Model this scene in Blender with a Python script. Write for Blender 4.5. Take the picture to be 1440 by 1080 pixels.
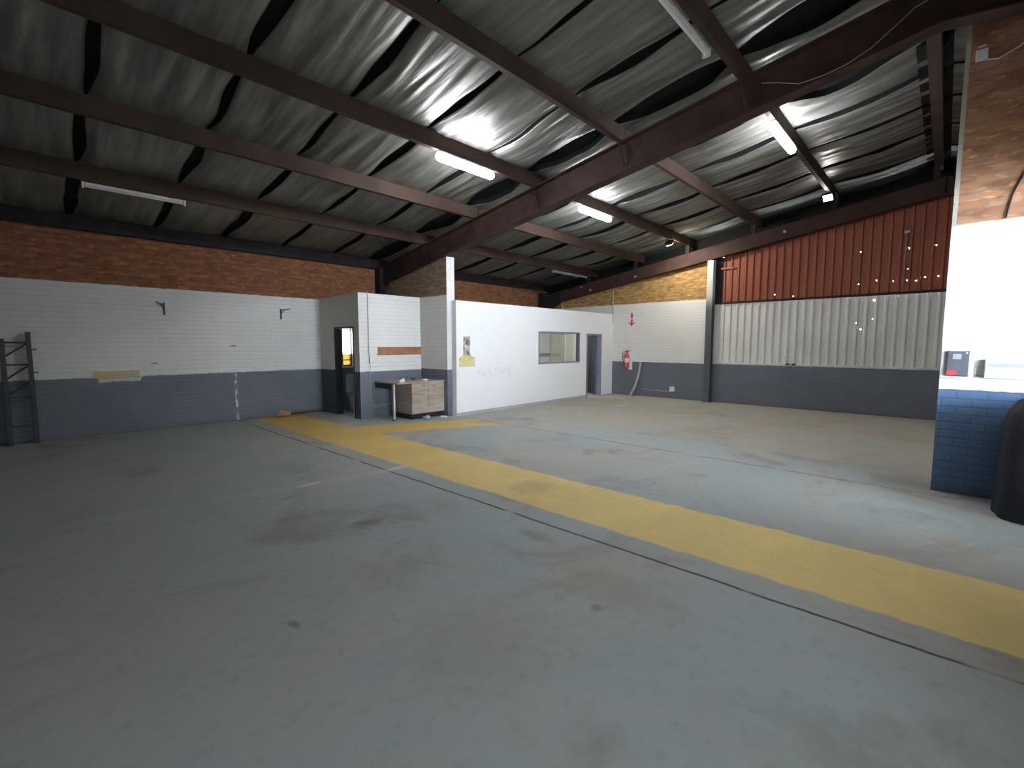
import bpy, bmesh, math, random
from math import radians as R, sin, cos, pi
from mathutils import Vector, Matrix
import mathutils.noise as mnoise

for o in list(bpy.data.objects): bpy.data.objects.remove(o)
S = bpy.context.scene
COL = S.collection
random.seed(7)

# ------------------------------------------------------------------ camera, sky, exposure
YAW, PITCH, FPX = R(43.2886), R(-5.00187), 645.303
cd = bpy.data.cameras.new('camera'); cam = bpy.data.objects.new('camera', cd); COL.objects.link(cam)
cd.sensor_width = 36.0; cd.sensor_fit = 'HORIZONTAL'; cd.lens = FPX / 1440 * 36.0; cd.clip_start = 0.02
cam.location = (0, 0, 1.6)
cam.rotation_euler = (pi/2 + PITCH, 0, YAW - pi/2)
S.camera = cam

SKY, TUBE, FLOOD = 47.0, 112.0, 760.0
w = bpy.data.worlds.new('sky'); S.world = w; w.use_nodes = True
nt = w.node_tree; nt.nodes.clear()
wo = nt.nodes.new('ShaderNodeOutputWorld'); bg = nt.nodes.new('ShaderNodeBackground')
bg.inputs[0].default_value = (0.80, 0.90, 1.0, 1); bg.inputs[1].default_value = SKY
nt.links.new(bg.outputs[0], wo.inputs[0])

S.view_settings.view_transform = 'Standard'; S.view_settings.look = 'None'
S.view_settings.exposure = 0.15; S.view_settings.gamma = 1.0; S.view_settings.use_curve_mapping = False
S.cycles.use_denoising = True
S.cycles.max_bounces = 12; S.cycles.diffuse_bounces = 7; S.cycles.glossy_bounces = 4
S.cycles.sample_clamp_indirect = 6.0

# ------------------------------------------------------------------ object helpers
def props(o, label=None, cat=None, group=None, kind=None):
    if label: o['label'] = label
    if cat: o['category'] = cat
    if group: o['group'] = group
    if kind: o['kind'] = kind
    return o
def thing(name, label, cat, loc=(0, 0, 0), group=None, rotz=0.0):
    o = bpy.data.objects.new(name, None); COL.objects.link(o); o.location = loc; o.rotation_euler = (0, 0, rotz)
    o.empty_display_size = 0.1
    return props(o, label, cat, group)
def link(name, me, parent=None, loc=(0, 0, 0)):
    o = bpy.data.objects.new(name, me); COL.objects.link(o); o.location = loc
    if parent: o.parent = parent
    return o
def build(name, bm, mats, parent=None, loc=(0, 0, 0), smooth=False):
    me = bpy.data.meshes.new(name)
    bmesh.ops.recalc_face_normals(bm, faces=bm.faces[:])
    bm.to_mesh(me); bm.free()
    for m in (mats if isinstance(mats, (list, tuple)) else [mats]): me.materials.append(m)
    if smooth:
        for p in me.polygons: p.use_smooth = True
        try: me.set_sharp_from_angle(angle=R(40))
        except Exception: pass
    return link(name, me, parent, loc)
def struct(name, bm, mats, smooth=False):
    return props(build(name, bm, mats, smooth=smooth), kind='structure')
def BM(): return bmesh.new()
def box(bm, x0, x1, y0, y1, z0, z1, mi=0, bev=0.0):
    v = [bm.verts.new((x, y, z)) for x in (x0, x1) for y in (y0, y1) for z in (z0, z1)]
    fs = [bm.faces.new([v[i] for i in q]) for q in ((0,1,3,2),(4,6,7,5),(0,4,5,1),(2,3,7,6),(0,2,6,4),(1,5,7,3))]
    for f in fs: f.material_index = mi
    if bev > 0:
        es = list({e for f in fs for e in f.edges})
        bmesh.ops.bevel(bm, geom=es, offset=bev, segments=2, affect='EDGES', profile=0.5)
    return bm
def prism(bm, pts, axis, a0, a1, mi=0):
    """polygon pts (2d) extruded along axis: 'x' -> pts are (y,z); 'y' -> (x,z); 'z' -> (x,y)"""
    def mk(p, a):
        return {'x': (a, p[0], p[1]), 'y': (p[0], a, p[1]), 'z': (p[0], p[1], a)}[axis]
    A = [bm.verts.new(mk(p, a0)) for p in pts]; B = [bm.verts.new(mk(p, a1)) for p in pts]
    fs = [bm.faces.new(A), bm.faces.new(B[::-1])]
    n = len(pts)
    for i in range(n): fs.append(bm.faces.new([A[i], A[(i+1) % n], B[(i+1) % n], B[i]]))
    for f in fs: f.material_index = mi
    return bm
def frame_of(d):
    d = Vector(d).normalized(); a = Vector((0, 0, 1)) if abs(d.z) < .95 else Vector((1, 0, 0))
    u = d.cross(a).normalized(); return u, d.cross(u).normalized()
def tube(bm, pts, r, seg=10, mi=0, cap=True, r2=None):
    pts = [Vector(p) for p in pts]; rings = []
    u = None
    for i, p in enumerate(pts):
        d = (pts[min(i+1, len(pts)-1)] - pts[max(i-1, 0)])
        if u is None: u, v = frame_of(d)
        else:
            d.normalize(); u = (u - d * u.dot(d)).normalized(); v = d.cross(u)
        rr = r if r2 is None else r + (r2 - r) * i / (len(pts) - 1)
        rings.append([bm.verts.new(p + u * rr * cos(2*pi*k/seg) + v * rr * sin(2*pi*k/seg)) for k in range(seg)])
    for a, b in zip(rings, rings[1:]):
        for k in range(seg):
            bm.faces.new([a[k], a[(k+1) % seg], b[(k+1) % seg], b[k]]).material_index = mi
    if cap:
        bm.faces.new(rings[0][::-1]).material_index = mi; bm.faces.new(rings[-1]).material_index = mi
    return bm
def lathe(bm, prof, c=(0, 0), seg=24, mi=0):
    rings = []
    for r, z in prof:
        rings.append([bm.verts.new((c[0] + r * cos(2*pi*k/seg), c[1] + r * sin(2*pi*k/seg), z)) for k in range(seg)])
    for a, b in zip(rings, rings[1:]):
        for k in range(seg): bm.faces.new([a[k], a[(k+1) % seg], b[(k+1) % seg], b[k]]).material_index = mi
    bm.faces.new(rings[0][::-1]).material_index = mi; bm.faces.new(rings[-1]).material_index = mi
    return bm
def holed(bm, axis, u0, u1, z0, z1, t0, t1, holes, mi=0):
    """a straight wall with rectangular holes (ua, ub, za, zb): one closed shell. axis = direction the wall runs"""
    us = sorted({u0, u1, *[h[0] for h in holes], *[h[1] for h in holes]}); us = [u for u in us if u0 <= u <= u1]
    zs = sorted({z0, z1, *[h[2] for h in holes], *[h[3] for h in holes]}); zs = [z for z in zs if z0 <= z <= z1]
    full = lambda i, j: 0 <= i < len(us)-1 and 0 <= j < len(zs)-1 and not any(h[0] <= (us[i]+us[i+1])/2 <= h[1] and h[2] <= (zs[j]+zs[j+1])/2 <= h[3] for h in holes)
    mk = (lambda u, t, z: (u, t, z)) if axis == 'x' else (lambda u, t, z: (t, u, z))
    cache = {}
    def V(i, t, j):
        k = (i, t, j)
        if k not in cache: cache[k] = bm.verts.new(mk(us[i], t, zs[j]))
        return cache[k]
    for i in range(len(us)-1):
        for j in range(len(zs)-1):
            if not full(i, j): continue
            for t in (t0, t1): bm.faces.new([V(i,t,j), V(i+1,t,j), V(i+1,t,j+1), V(i,t,j+1)]).material_index = mi
            for (di, dj, a, b) in ((-1,0,(i,j),(i,j+1)), (1,0,(i+1,j),(i+1,j+1)), (0,-1,(i,j),(i+1,j)), (0,1,(i,j+1),(i+1,j+1))):
                if not full(i+di, j+dj):
                    bm.faces.new([V(a[0],t0,a[1]), V(b[0],t0,b[1]), V(b[0],t1,b[1]), V(a[0],t1,a[1])]).material_index = mi
    return bm

# ------------------------------------------------------------------ material helpers
class NT:
    def __init__(s, name):
        s.m = bpy.data.materials.new(name); s.m.use_nodes = True; s.t = s.m.node_tree
        s.b = s.t.nodes['Principled BSDF']; s.tc = None
    def n(s, t): return s.t.nodes.new(t)
    def put(s, sock, v):
        if hasattr(v, 'is_linked'): s.t.links.new(v, sock)
        elif isinstance(v, (tuple, list)) and len(v) == 3 and sock.type == 'RGBA': sock.default_value = (*v, 1)
        else: sock.default_value = v
    def xyz(s):
        if not s.tc:
            s.tc = s.n('ShaderNodeTexCoord'); sp = s.n('ShaderNodeSeparateXYZ'); s.t.links.new(s.tc.outputs['Object'], sp.inputs[0]); s._xyz = sp.outputs
        return s._xyz
    def pos(s): s.xyz(); return s.tc.outputs['Object']
    def math(s, op, a, b=0.0, c=None, clamp=False):
        k = s.n('ShaderNodeMath'); k.operation = op; k.use_clamp = clamp
        s.put(k.inputs[0], a); s.put(k.inputs[1], b)
        if c is not None: s.put(k.inputs[2], c)
        return k.outputs[0]
    def comb(s, x, y, z=0.0):
        k = s.n('ShaderNodeCombineXYZ')
        for i, q in enumerate((x, y, z)): s.put(k.inputs[i], q)
        return k.outputs[0]
    def scale(s, v, sc):
        k = s.n('ShaderNodeVectorMath'); k.operation = 'MULTIPLY'; s.put(k.inputs[0], v); k.inputs[1].default_value = sc; return k.outputs[0]
    def noise(s, v, sc, det=4.0, rough=0.55, dist=0.0):
        k = s.n('ShaderNodeTexNoise'); s.put(k.inputs['Vector'], v); k.inputs['Scale'].default_value = sc
        k.inputs['Detail'].default_value = det; k.inputs['Roughness'].default_value = rough; k.inputs['Distortion'].default_value = dist
        return k.outputs[0]
    def ramp(s, f, a, b, lo=0.0, hi=1.0):
        k = s.n('ShaderNodeMapRange'); k.interpolation_type = 'SMOOTHSTEP'
        s.put(k.inputs[0], f); s.put(k.inputs[1], a); s.put(k.inputs[2], b); k.inputs[3].default_value = lo; k.inputs[4].default_value = hi
        return k.outputs[0]
    def mix(s, f, a, b, mode='MIX'):
        k = s.n('ShaderNodeMix'); k.data_type = 'RGBA'; k.blend_type = mode
        s.put(k.inputs[0], f); s.put(k.inputs[6], a); s.put(k.inputs[7], b); return k.outputs[2]
    def bump(s, h, st=0.3, d=0.01, nrm=None):
        k = s.n('ShaderNodeBump'); k.inputs['Strength'].default_value = st; k.inputs['Distance'].default_value = d; s.put(k.inputs['Height'], h)
        if nrm: s.put(k.inputs['Normal'], nrm)
        return k.outputs[0]
    def rect(s, u, v, u0, u1, v0, v1, soft=0.01, jit=None):
        if jit is not None: u = s.math('ADD', u, jit); v = s.math('ADD', v, jit)
        a = s.math('MULTIPLY', s.ramp(u, u0-soft, u0+soft), s.ramp(u, u1-soft, u1+soft, 1, 0))
        b = s.math('MULTIPLY', s.ramp(v, v0-soft, v0+soft), s.ramp(v, v1-soft, v1+soft, 1, 0))
        return s.math('MULTIPLY', a, b)
    def out(s, color=None, rough=None, normal=None, metal=None, **kw):
        if color is not None: s.put(s.b.inputs['Base Color'], color)
        if rough is not None: s.put(s.b.inputs['Roughness'], rough)
        if normal is not None: s.put(s.b.inputs['Normal'], normal)
        if metal is not None: s.put(s.b.inputs['Metallic'], metal)
        for k, v in kw.items(): s.put(s.b.inputs[k], v)
        return s.m
def simple(name, col, rough=0.6, metal=0.0, var=0.12, sc=6.0, **kw):
    if rough >= .65: kw.setdefault('Specular IOR Level', .2)
    k = NT(name); f = k.noise(k.pos(), sc, 5.0)
    c = k.mix(k.ramp(f, .3, .7), tuple(x*(1-var) for x in col), tuple(min(1, x*(1+var)) for x in col))
    return k.out(c, rough, k.bump(k.noise(k.pos(), sc*12, 2.0), .12, .004), metal, **kw)
def emit(name, col, st):
    k = NT(name); return k.out((0.9, 0.9, 0.9), .4, **{'Emission Color': col, 'Emission Strength': st})

WHITE, DADO = (0.72, 0.72, 0.70), (0.112, 0.126, 0.152)
def wall_mat(name, axis, z1, z2, brickA, brickB, mortar, white=WHITE, dado=DADO, extra=None, painted_brick=True, dirt=0.25, joint=.30):
    """brick wall: dado paint below z1, white paint to z2, bare brick above. axis = the horizontal direction of the courses"""
    k = NT(name); X = k.xyz(); u = X[0] if axis == 'x' else X[1]; z = X[2]
    uv = k.comb(u, z, 0.0)
    bt = k.n('ShaderNodeTexBrick'); k.put(bt.inputs['Vector'], uv)
    bt.inputs['Scale'].default_value = 1.0; bt.inputs['Brick Width'].default_value = 0.232; bt.inputs['Row Height'].default_value = 0.085
    bt.inputs['Mortar Size'].default_value = 0.010; bt.inputs['Mortar Smooth'].default_value = 0.25; bt.inputs['Bias'].default_value = -0.1
    bt.inputs['Color1'].default_value = (*brickA, 1); bt.inputs['Color2'].default_value = (*brickB, 1); bt.inputs['Mortar'].default_value = (*mortar, 1)
    fac = bt.outputs['Fac']
    blot = k.noise(k.scale(uv, (4.3, 11.8, 1)), 1.0, 1.0)
    brick = k.mix(k.ramp(blot, .42, .7, 0, .6), bt.outputs['Color'], tuple(x*.45 for x in brickA))
    brick = k.mix(k.ramp(k.noise(k.scale(uv, (4.3, 11.8, 1)), 1.7, 1.0), .58, .74, 0, .6), brick, tuple(min(1, x*1.45) for x in brickB))
    g1 = k.noise(k.pos(), 1.3, 5.0); g2 = k.noise(k.scale(k.pos(), (1, 1, .25)), 7.0, 4.0)
    wcol = k.mix(k.ramp(g1, .45, .75, 0, dirt), white, tuple(x*.72 for x in white))
    wcol = k.mix(k.ramp(g2, .62, .8, 0, dirt*.8), wcol, (0.38, 0.35, 0.30))
    dcol = k.mix(k.ramp(g1, .4, .7, 0, .5), dado, tuple(x*1.3 for x in dado))
    spk = k.noise(k.pos(), 16.0, 3.0); dcol = k.mix(k.ramp(spk, .72, .78, 0, .45), dcol, (.4, .41, .42))
    dcol = k.mix(k.ramp(z, .0, .12, .45, 0), dcol, (.10, .085, .065))
    if painted_brick:
        fr = k.math('FRACT', k.math('DIVIDE', z, .085)); bed = k.ramp(k.math('ABSOLUTE', k.math('SUBTRACT', fr, .5)), .40, .48)
        fac = k.math('MULTIPLY', k.math('MULTIPLY_ADD', fac, joint, k.math('MULTIPLY', bed, 1-joint)), k.ramp(k.noise(k.scale(uv, (.8, 5, 1)), 1.0, 3.0), .25, .7, .35, 1.0)) 
        wcol = k.mix(k.math('MULTIPLY', fac, .42), wcol, tuple(x*.62 for x in white))
        dcol = k.mix(k.math('MULTIPLY', fac, .25 + (joint-.3)), dcol, tuple(x*.6 for x in dado))
    jit = k.math('MULTIPLY_ADD', k.noise(k.pos(), 9.0, 3.0), .03, -.015)
    zj = k.math('ADD', z, jit)
    c = k.mix(k.ramp(zj, z1-.006, z1+.006), dcol, wcol) if z1 > 0 else wcol
    isb = k.ramp(k.math('MULTIPLY_ADD', jit, 1.2, z), z2-.008, z2+.008) if z2 < 50 else 0.0
    if z2 < 50: c = k.mix(isb, c, brick)
    if extra: c = extra(k, c, u, z, jit)
    h = k.math('SUBTRACT', 1.0, k.math('MULTIPLY', fac, .6))
    h = k.math('MULTIPLY_ADD', k.noise(k.pos(), 35.0, 3.0), .35, h)
    rough = k.mix(isb, (.55,)*3, (.9,)*3) if z2 < 50 else .55
    return k.out(c, rough, k.bump(h, .55, .010))

def left_extra(k, c, u, z, jit):
    j2 = k.math('MULTIPLY_ADD', k.noise(k.pos(), 14.0, 4.0), .09, -.045)
    c = k.mix(k.rect(u, z, .80, 1.42, 1.0, 1.115, .012, j2), c, (.50, .44, .16))
    c = k.mix(k.rect(u, z, 1.08, 1.42, 1.01, 1.10, .012, j2), c, (.50, .43, .30))
    c = k.mix(k.rect(u, z, .88, 1.45, .925, .995, .012, j2), c, (.52, .54, .52))
    spl = k.ramp(k.noise(k.scale(k.pos(), (1, 1, .35)), 26.0, 3.0), .47, .56)
    c = k.mix(k.math('MULTIPLY', k.rect(u, z, 2.975, 3.025, .0, .97, .008, k.math('MULTIPLY', j2, .4)), spl), c, (.6, .6, .58))
    for (a, b) in ((2.985, 1.56), (1.66, 1.24)):
        c = k.mix(k.rect(u, z, a-.05, a+.05, b-.012, b+.012, .015, k.math('MULTIPLY', j2, .4)), c, (.08, .08, .08))
    return c
RED_A, RED_B = (0.22, 0.075, 0.028), (0.32, 0.125, 0.045)
TAN_A, TAN_B = (0.33, 0.18, 0.05), (0.48, 0.29, 0.09)
MORT = (0.22, 0.17, 0.12)
M = {}
M['wall_left'] = wall_mat('left wall paint and brick', 'x', 1.01, 2.635, RED_A, RED_B, (.13, .09, .07), extra=left_extra)
M['wall_back'] = wall_mat('back wall paint and brick', 'y', 1.045, 2.83, TAN_A, TAN_B, MORT)
M['pier'] = wall_mat('pier paint and brick', 'y', 1.03, 2.66, (.20, .13, .085), (.27, .17, .10), (.16, .12, .09))
M['pier_end'] = wall_mat('pier end paint', 'x', 1.03, 99, TAN_A, TAN_B, MORT, painted_brick=False)
def pillar_extra(k, c, u, z, jit):
    return k.mix(k.math('MULTIPLY', k.ramp(k.math('ADD', u, k.math('MULTIPLY', jit, .5)), -.010, -.004), k.ramp(z, 2.8, 2.84)), c, (.42, .40, .34))
M['pillar'] = wall_mat('pillar paint and brick', 'y', 1.12, 2.83, (.32, .14, .07), (.45, .23, .12), (.27, .20, .15), dado=(.085, .155, .28), white=(.74, .74, .73), dirt=.1, extra=pillar_extra, joint=.85)
M['store_front'] = wall_mat('store room front paint', 'x', 1.01, 99, TAN_A, TAN_B, MORT)
M['store_side'] = wall_mat('store room side paint', 'y', 1.01, 99, TAN_A, TAN_B, MORT, white=(.72, .70, .66), dado=(.055, .062, .072))
M['inside'] = simple('dark store room inside', (.10, .10, .10), .8)

def office_mat():
    k = NT('office partition paint'); X = k.xyz(); g = k.noise(k.pos(), .9, 5.0)
    c = k.mix(k.ramp(g, .45, .75, 0, .3), (.75, .75, .75), (.67, .66, .64))
    j = k.math('MULTIPLY_ADD', k.noise(k.scale(k.pos(), (1, 1, 3)), 5.0, 4.0), .3, -.15)
    sm = k.math('MULTIPLY', k.rect(X[0], X[2], 7.1, 8.3, .86, 1.0, .1, j), k.ramp(k.noise(k.scale(k.pos(), (1, 1, 4)), 9.0, 4.0), .42, .7, 0, .55))
    c = k.mix(sm, c, (.36, .33, .28))
    c = k.mix(k.ramp(X[2], .0, .25, .15, 0), c, (.62, .57, .50))
    return k.out(c, .5, k.bump(k.noise(k.pos(), 40, 3), .06, .004))
M['office'] = office_mat()

def floor_mat():
    k = NT('worn concrete floor'); X = k.xyz(); x, y = X[0], X[1]; P = k.pos()
    n1 = k.noise(P, .42, 6.0, .6, .6); n2 = k.noise(P, 1.7, 6.0, .62, .3); n3 = k.noise(P, 11.0, 5.0); n4 = k.noise(P, 60.0, 3.0)
    c = k.mix(k.ramp(n1, .38, .64), (.315, .360, .362), (.375, .358, .318))
    c = k.mix(k.ramp(n2, .42, .72, 0, .65), c, (.37, .355, .32))
    c = k.mix(k.ramp(k.noise(P, .8, 5.0, .6, .8), .50, .72, 0, .75), c, (.225, .205, .175))
    c = k.mix(k.ramp(n3, .5, .78, 0, .35), c, (.21, .21, .20))
    c = k.mix(k.ramp(n4, .62, .8, 0, .25), c, (.46, .46, .45))
    # dusty far bay beyond the second joint
    c = k.mix(k.math('MULTIPLY', k.ramp(x, 6.4, 9.0, 0, .55), k.ramp(n2, .25, .6)), c, (.42, .35, .23))
    jit = k.math('MULTIPLY_ADD', k.noise(P, 4.0, 5.0), .12, -.06)
    # yellow walkway along y and its branch towards the office
    xs = k.math('MULTIPLY_ADD', y, .012, x)
    walk = k.rect(xs, y, 3.40, 4.36, -5, 10.74, .02, jit)
    yb = k.math('MULTIPLY_ADD', k.math('SUBTRACT', x, 4.3), .46, y)
    br = k.math('MULTIPLY', k.rect(x, yb, 4.2, 6.75, 7.32, 8.28, .03, jit), k.ramp(x, 5.9, 6.8, 1, .2))
    ymask = k.math('MAXIMUM', walk, br)
    wear = k.ramp(k.math('ADD', k.math('MULTIPLY', n2, .6), k.math('MULTIPLY', n3, .4)), .30, .62, .98, .74)
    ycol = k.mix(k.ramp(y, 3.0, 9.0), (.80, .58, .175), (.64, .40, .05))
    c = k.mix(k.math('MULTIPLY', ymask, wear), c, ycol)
    # saw-cut joints
    jj = k.math('MULTIPLY_ADD', k.noise(P, 2.5, 3.0), .05, -.025)
    xa = k.math('ADD', xs, jj)
    brk = k.ramp(k.noise(P, 1.6, 3.0), .36, .46, .25, 1.0)
    jm = k.math('MULTIPLY', k.rect(xa, y, 3.113, 3.138, -5, 10.7, .007), brk)
    jm2 = k.math('MULTIPLY', k.rect(k.math('ADD', x, k.math('MULTIPLY', jj, 2.0)), y, 6.52, 6.545, -.2, 7.6, .01), k.math('MULTIPLY', brk, .7))
    c = k.mix(k.math('MAXIMUM', jm, jm2), c, (.035, .035, .035))
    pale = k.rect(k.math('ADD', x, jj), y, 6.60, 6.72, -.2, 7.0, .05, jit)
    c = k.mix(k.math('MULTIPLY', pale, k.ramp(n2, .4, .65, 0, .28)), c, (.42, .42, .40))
    # pale line crossing the near bay, dark oil spots, pale patches
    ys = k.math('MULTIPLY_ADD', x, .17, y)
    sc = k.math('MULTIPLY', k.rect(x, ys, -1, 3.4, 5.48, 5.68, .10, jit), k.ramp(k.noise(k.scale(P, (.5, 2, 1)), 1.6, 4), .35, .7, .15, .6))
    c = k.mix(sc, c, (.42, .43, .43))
    spn = k.noise(P, 7.0, 5.0, .65)
    def spot(cx, cy, rx, ry, col, st):
        nonlocal c
        d = k.math('SQRT', k.math('ADD', k.math('POWER', k.math('DIVIDE', k.math('SUBTRACT', k.math('ADD', x, jit), cx), rx), 2.0), k.math('POWER', k.math('DIVIDE', k.math('SUBTRACT', k.math('ADD', y, jj), cy), ry), 2.0)))
        d = k.math('ADD', d, k.math('MULTIPLY_ADD', spn, 1.6, -.8))
        c = k.mix(k.ramp(d, .3, 1.15, st, 0), c, col)
    for s in ((2.0, 3.68, .17, .12, (.12, .105, .085), .6), (.97, 2.62, .03, .06, (.10, .10, .10), .6), (.27, 2.64, .06, .15, (.36, .35, .31), .4),
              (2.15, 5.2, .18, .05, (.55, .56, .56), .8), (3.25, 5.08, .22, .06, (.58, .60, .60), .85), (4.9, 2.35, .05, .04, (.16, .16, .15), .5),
              (3.85, 3.3, .35, .3, (.36, .27, .15), .45), (2.55, 1.5, .25, .5, (.26, .20, .165), .35), (1.55, 1.75, .5, .5, (.28, .225, .19), .35),
              (10.7, 6.1, .5, .08, (.6, .55, .45), .8), (2.3, 1.45, .05, .05, (.10, .11, .11), .5), (2.85, 2.4, .1, .22, (.18, .18, .17), .45)): spot(*s)
    rough = k.ramp(n2, .3, .75, .58, .82)
    nrm = k.bump(k.math('ADD', k.math('MULTIPLY', n3, .5), k.math('MULTIPLY', n4, .4)), .12, .01)
    nrm = k.bump(k.math('SUBTRACT', 1.0, k.math('MAXIMUM', jm, jm2)), .5, .01, nrm)
    return k.out(c, rough, nrm)
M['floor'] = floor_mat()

def foil_mat():
    k = NT('foil faced roof insulation'); P = k.pos()
    st = k.noise(k.scale(P, (9.0, .9, 1.0)), 1.0, 5.0, .6); fine = k.noise(k.scale(P, (30.0, 3.0, 3.0)), 1.0, 4.0, .6)
    c = k.mix(k.ramp(st, .35, .7), (.15, .153, .14), (.28, .285, .26))
    c = k.mix(k.ramp(k.noise(P, 1.1, 4.0), .45, .75, 0, .5), c, (.12, .115, .09))
    h = k.math('MULTIPLY_ADD', fine, .18, st)
    return k.out(c, k.ramp(st, .3, .7, .36, .55), k.bump(h, .5, .03), .6)
M['foil'] = foil_mat()
M['roof_dark'] = simple('dark roof sheeting', (.008, .009, .010), .8)
M['steel'] = simple('red oxide structural steel', (.046, .024, .021), .7, var=.25, sc=3.0)
M['steel_dark'] = simple('dark painted frame steel', (.022, .018, .020), .7, var=.2)
M['purlin'] = simple('brown painted purlin', (.048, .029, .022), .7, var=.2, sc=2.5)
def clad(name, col, dirt):
    k = NT(name); g = k.noise(k.scale(k.pos(), (1, 1, .3)), 3.0, 5.0); g2 = k.noise(k.pos(), .9, 4.0)
    c = k.mix(k.ramp(g, .45, .75, 0, .5), col, dirt); c = k.mix(k.ramp(g2, .45, .7, 0, .35), c, tuple(x*.75 for x in col))
    return k.out(c, .55, None, 0.0)
M['clad_white'] = clad('white painted sheeting', (.66, .66, .64), (.52, .50, .46))
M['clad_brown'] = clad('rust brown sheeting', (.26, .066, .028), (.18, .05, .024))
M['white_gloss'] = simple('white enamel', (.72, .72, .71), .35, var=.04)
M['grey_trim'] = simple('grey trim', (.36, .36, .37), .5, var=.08)
M['black'] = simple('black plastic', (.015, .015, .017), .45)
M['darkblue_steel'] = simple('blue black racking paint', (.022, .028, .036), .5, var=.3)
M['rail_wood'] = simple('varnished timber rail', (.30, .125, .06), .45, var=.2, sc=9)
M['galv'] = simple('galvanised steel', (.42, .43, .44), .4, .6)
M['conduit'] = simple('grey plastic conduit', (.40, .41, .41), .5, var=.06)
M['red'] = simple('extinguisher red', (.48, .05, .06), .4, var=.1)
M['signred'] = simple('sign red', (.50, .05, .07), .5, var=.05)
M['label'] = simple('pale label', (.62, .55, .58), .5)
M['paper'] = simple('white paper', (.75, .75, .74), .6, var=.05)
M['bluegrey_door'] = simple('blue grey door paint', (.065, .075, .115), .45)
M['doorframe'] = simple('blue grey door frame', (.19, .205, .25), .45)
M['darkframe'] = simple('dark door frame', (.02, .022, .027), .5)
M['board'] = simple('brown timber offcut', (.09, .045, .025), .7)
M['card'] = simple('crumpled cardboard', (.40, .27, .19), .8)
M['bundle'] = simple('dark cover cloth', (.018, .020, .026), .75)
def wood():
    k = NT('grey oak laminate'); P = k.pos(); st = k.noise(k.scale(P, (2.0, 2.0, 22.0)), 1.0, 5.0, .6, .6)
    c = k.mix(k.ramp(st, .3, .72), (.235, .19, .155), (.40, .335, .285)); c = k.mix(k.ramp(k.noise(P, 2.2, 3), .45, .7, 0, .4), c, (.44, .37, .31))
    return k.out(c, .5)
M['laminate'] = wood()
def glass():
    k = NT('window glass'); return k.out((.9, .95, .93), .02, **{'Transmission Weight': 1.0, 'IOR': 1.1, 'Alpha': 0.35})
M['glass'] = glass()
M['tube'] = emit('lit tube', (.93, .95, 1.0, 1), TUBE)
M['flood'] = emit('lit flood lens', (1.0, .92, .76, 1), FLOOD)
M['flood_small'] = emit('lit small flood lens', (1.0, .97, .93, 1), FLOOD*.16)

# ------------------------------------------------------------------ main dimensions
YL, XB, XR, XP = 10.75, 13.0, 6.4, 6.75           # left wall, back wall, middle rafter, right pillar wall
SL, ZP, APEX = .158, 5.20, .20                     # roof slope, underside of purlins at y=0, ridge line
XN, YR, YA, XC = -2.5, -0.9, -5.0, 1.0                # wall behind the camera, wall to its right, far end of the entrance area, its corner
DOORWAY = (-3.6, -1.7, 0, 2.3)                      # open door behind the camera: y0, y1, z0, z1
GATE = (4.8, XP, 0, 3.1)                            # open roller door in the wall beside the pillar: x0, x1, z0, z1
def zroof(y, z0=ZP): return z0 - SL*y if y >= APEX else z0 - SL*(2*APEX - y)

# floor
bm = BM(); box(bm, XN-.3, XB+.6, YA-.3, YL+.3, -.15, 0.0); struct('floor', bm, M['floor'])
# yard outside the open doorway
M['yard'] = simple('sunlit yard concrete', (.42, .41, .39), .9)
bm = BM(); box(bm, -22, XN-.32, -16, 14, -.2, -.03); box(bm, XC+.3, 14, -16, YA-.35, -.2, -.03); struct('ground_yard', bm, M['yard'])

# left wall, with the store room window
WIN = (5.37, 5.63, 1.06, 2.02)
bm = BM(); holed(bm, 'x', XN, XB+.3, 0, 3.50, YL, YL+.22, [WIN]); struct('wall_left', bm, M['wall_left'])
# back wall: brick part left of the post, dado wall right of it
bm = BM()
prism(bm, [(4.80, 0), (YL, 0), (YL, 3.3), (8.6, 3.52), (4.80, 4.1)], 'x', XB, XB+.22)
box(bm, XB, XB+.22, YR, 4.80, 0, 1.07)
struct('wall_back', bm, M['wall_back'])
# unseen canopy added outside the gate to cut off the high sky
bm = BM(); box(bm, XC+.2, XP, -6.0, YR-.2, 3.20, 3.30); struct('canopy_sky_blocker', bm, M['yard'])
bm = BM(); box(bm, XC+.2, XP, -2.1, -1.9, -.05, .90); struct('yard_sky_blocker', bm, M['yard'])  # unseen low wall added to shade the floor and dado by the gate
# pillar wall on the right; its run beyond the gate is added to block sky
bm = BM(); prism(bm, [(.03, 0), (.03, 5.15), (YR-.3, 5.0), (-9.0, 4.2), (-9.0, 0)], 'x', XP, XP+.23); struct('wall_right', bm, M['pillar'])
# enclosing walls never in view: behind the camera, the yard side with its open doorway, the far bay's side
M['plain'] = simple('plain painted wall', (.45, .45, .44), .7)
bm = BM(); holed(bm, 'y', YA, YL, 0, 5.3, XN-.2, XN, [DOORWAY]); struct('wall_near', bm, M['plain'])
bm = BM(); holed(bm, 'x', XC, XP, 0, 5.05, YR-.2, YR, [GATE]); box(bm, XC, XC+.2, YA, YR-.2, 0, 5.05); struct('wall_side', bm, M['plain'])
bm = BM(); box(bm, XN-.2, XC+.2, YA-.2, YA, 0, 5.05); struct('wall_entrance', bm, M['plain'])
bm = BM(); box(bm, XP+.23, XB+.5, YR-.2, YR, 0, 5.0); struct('wall_far_side', bm, M['plain'])

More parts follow.
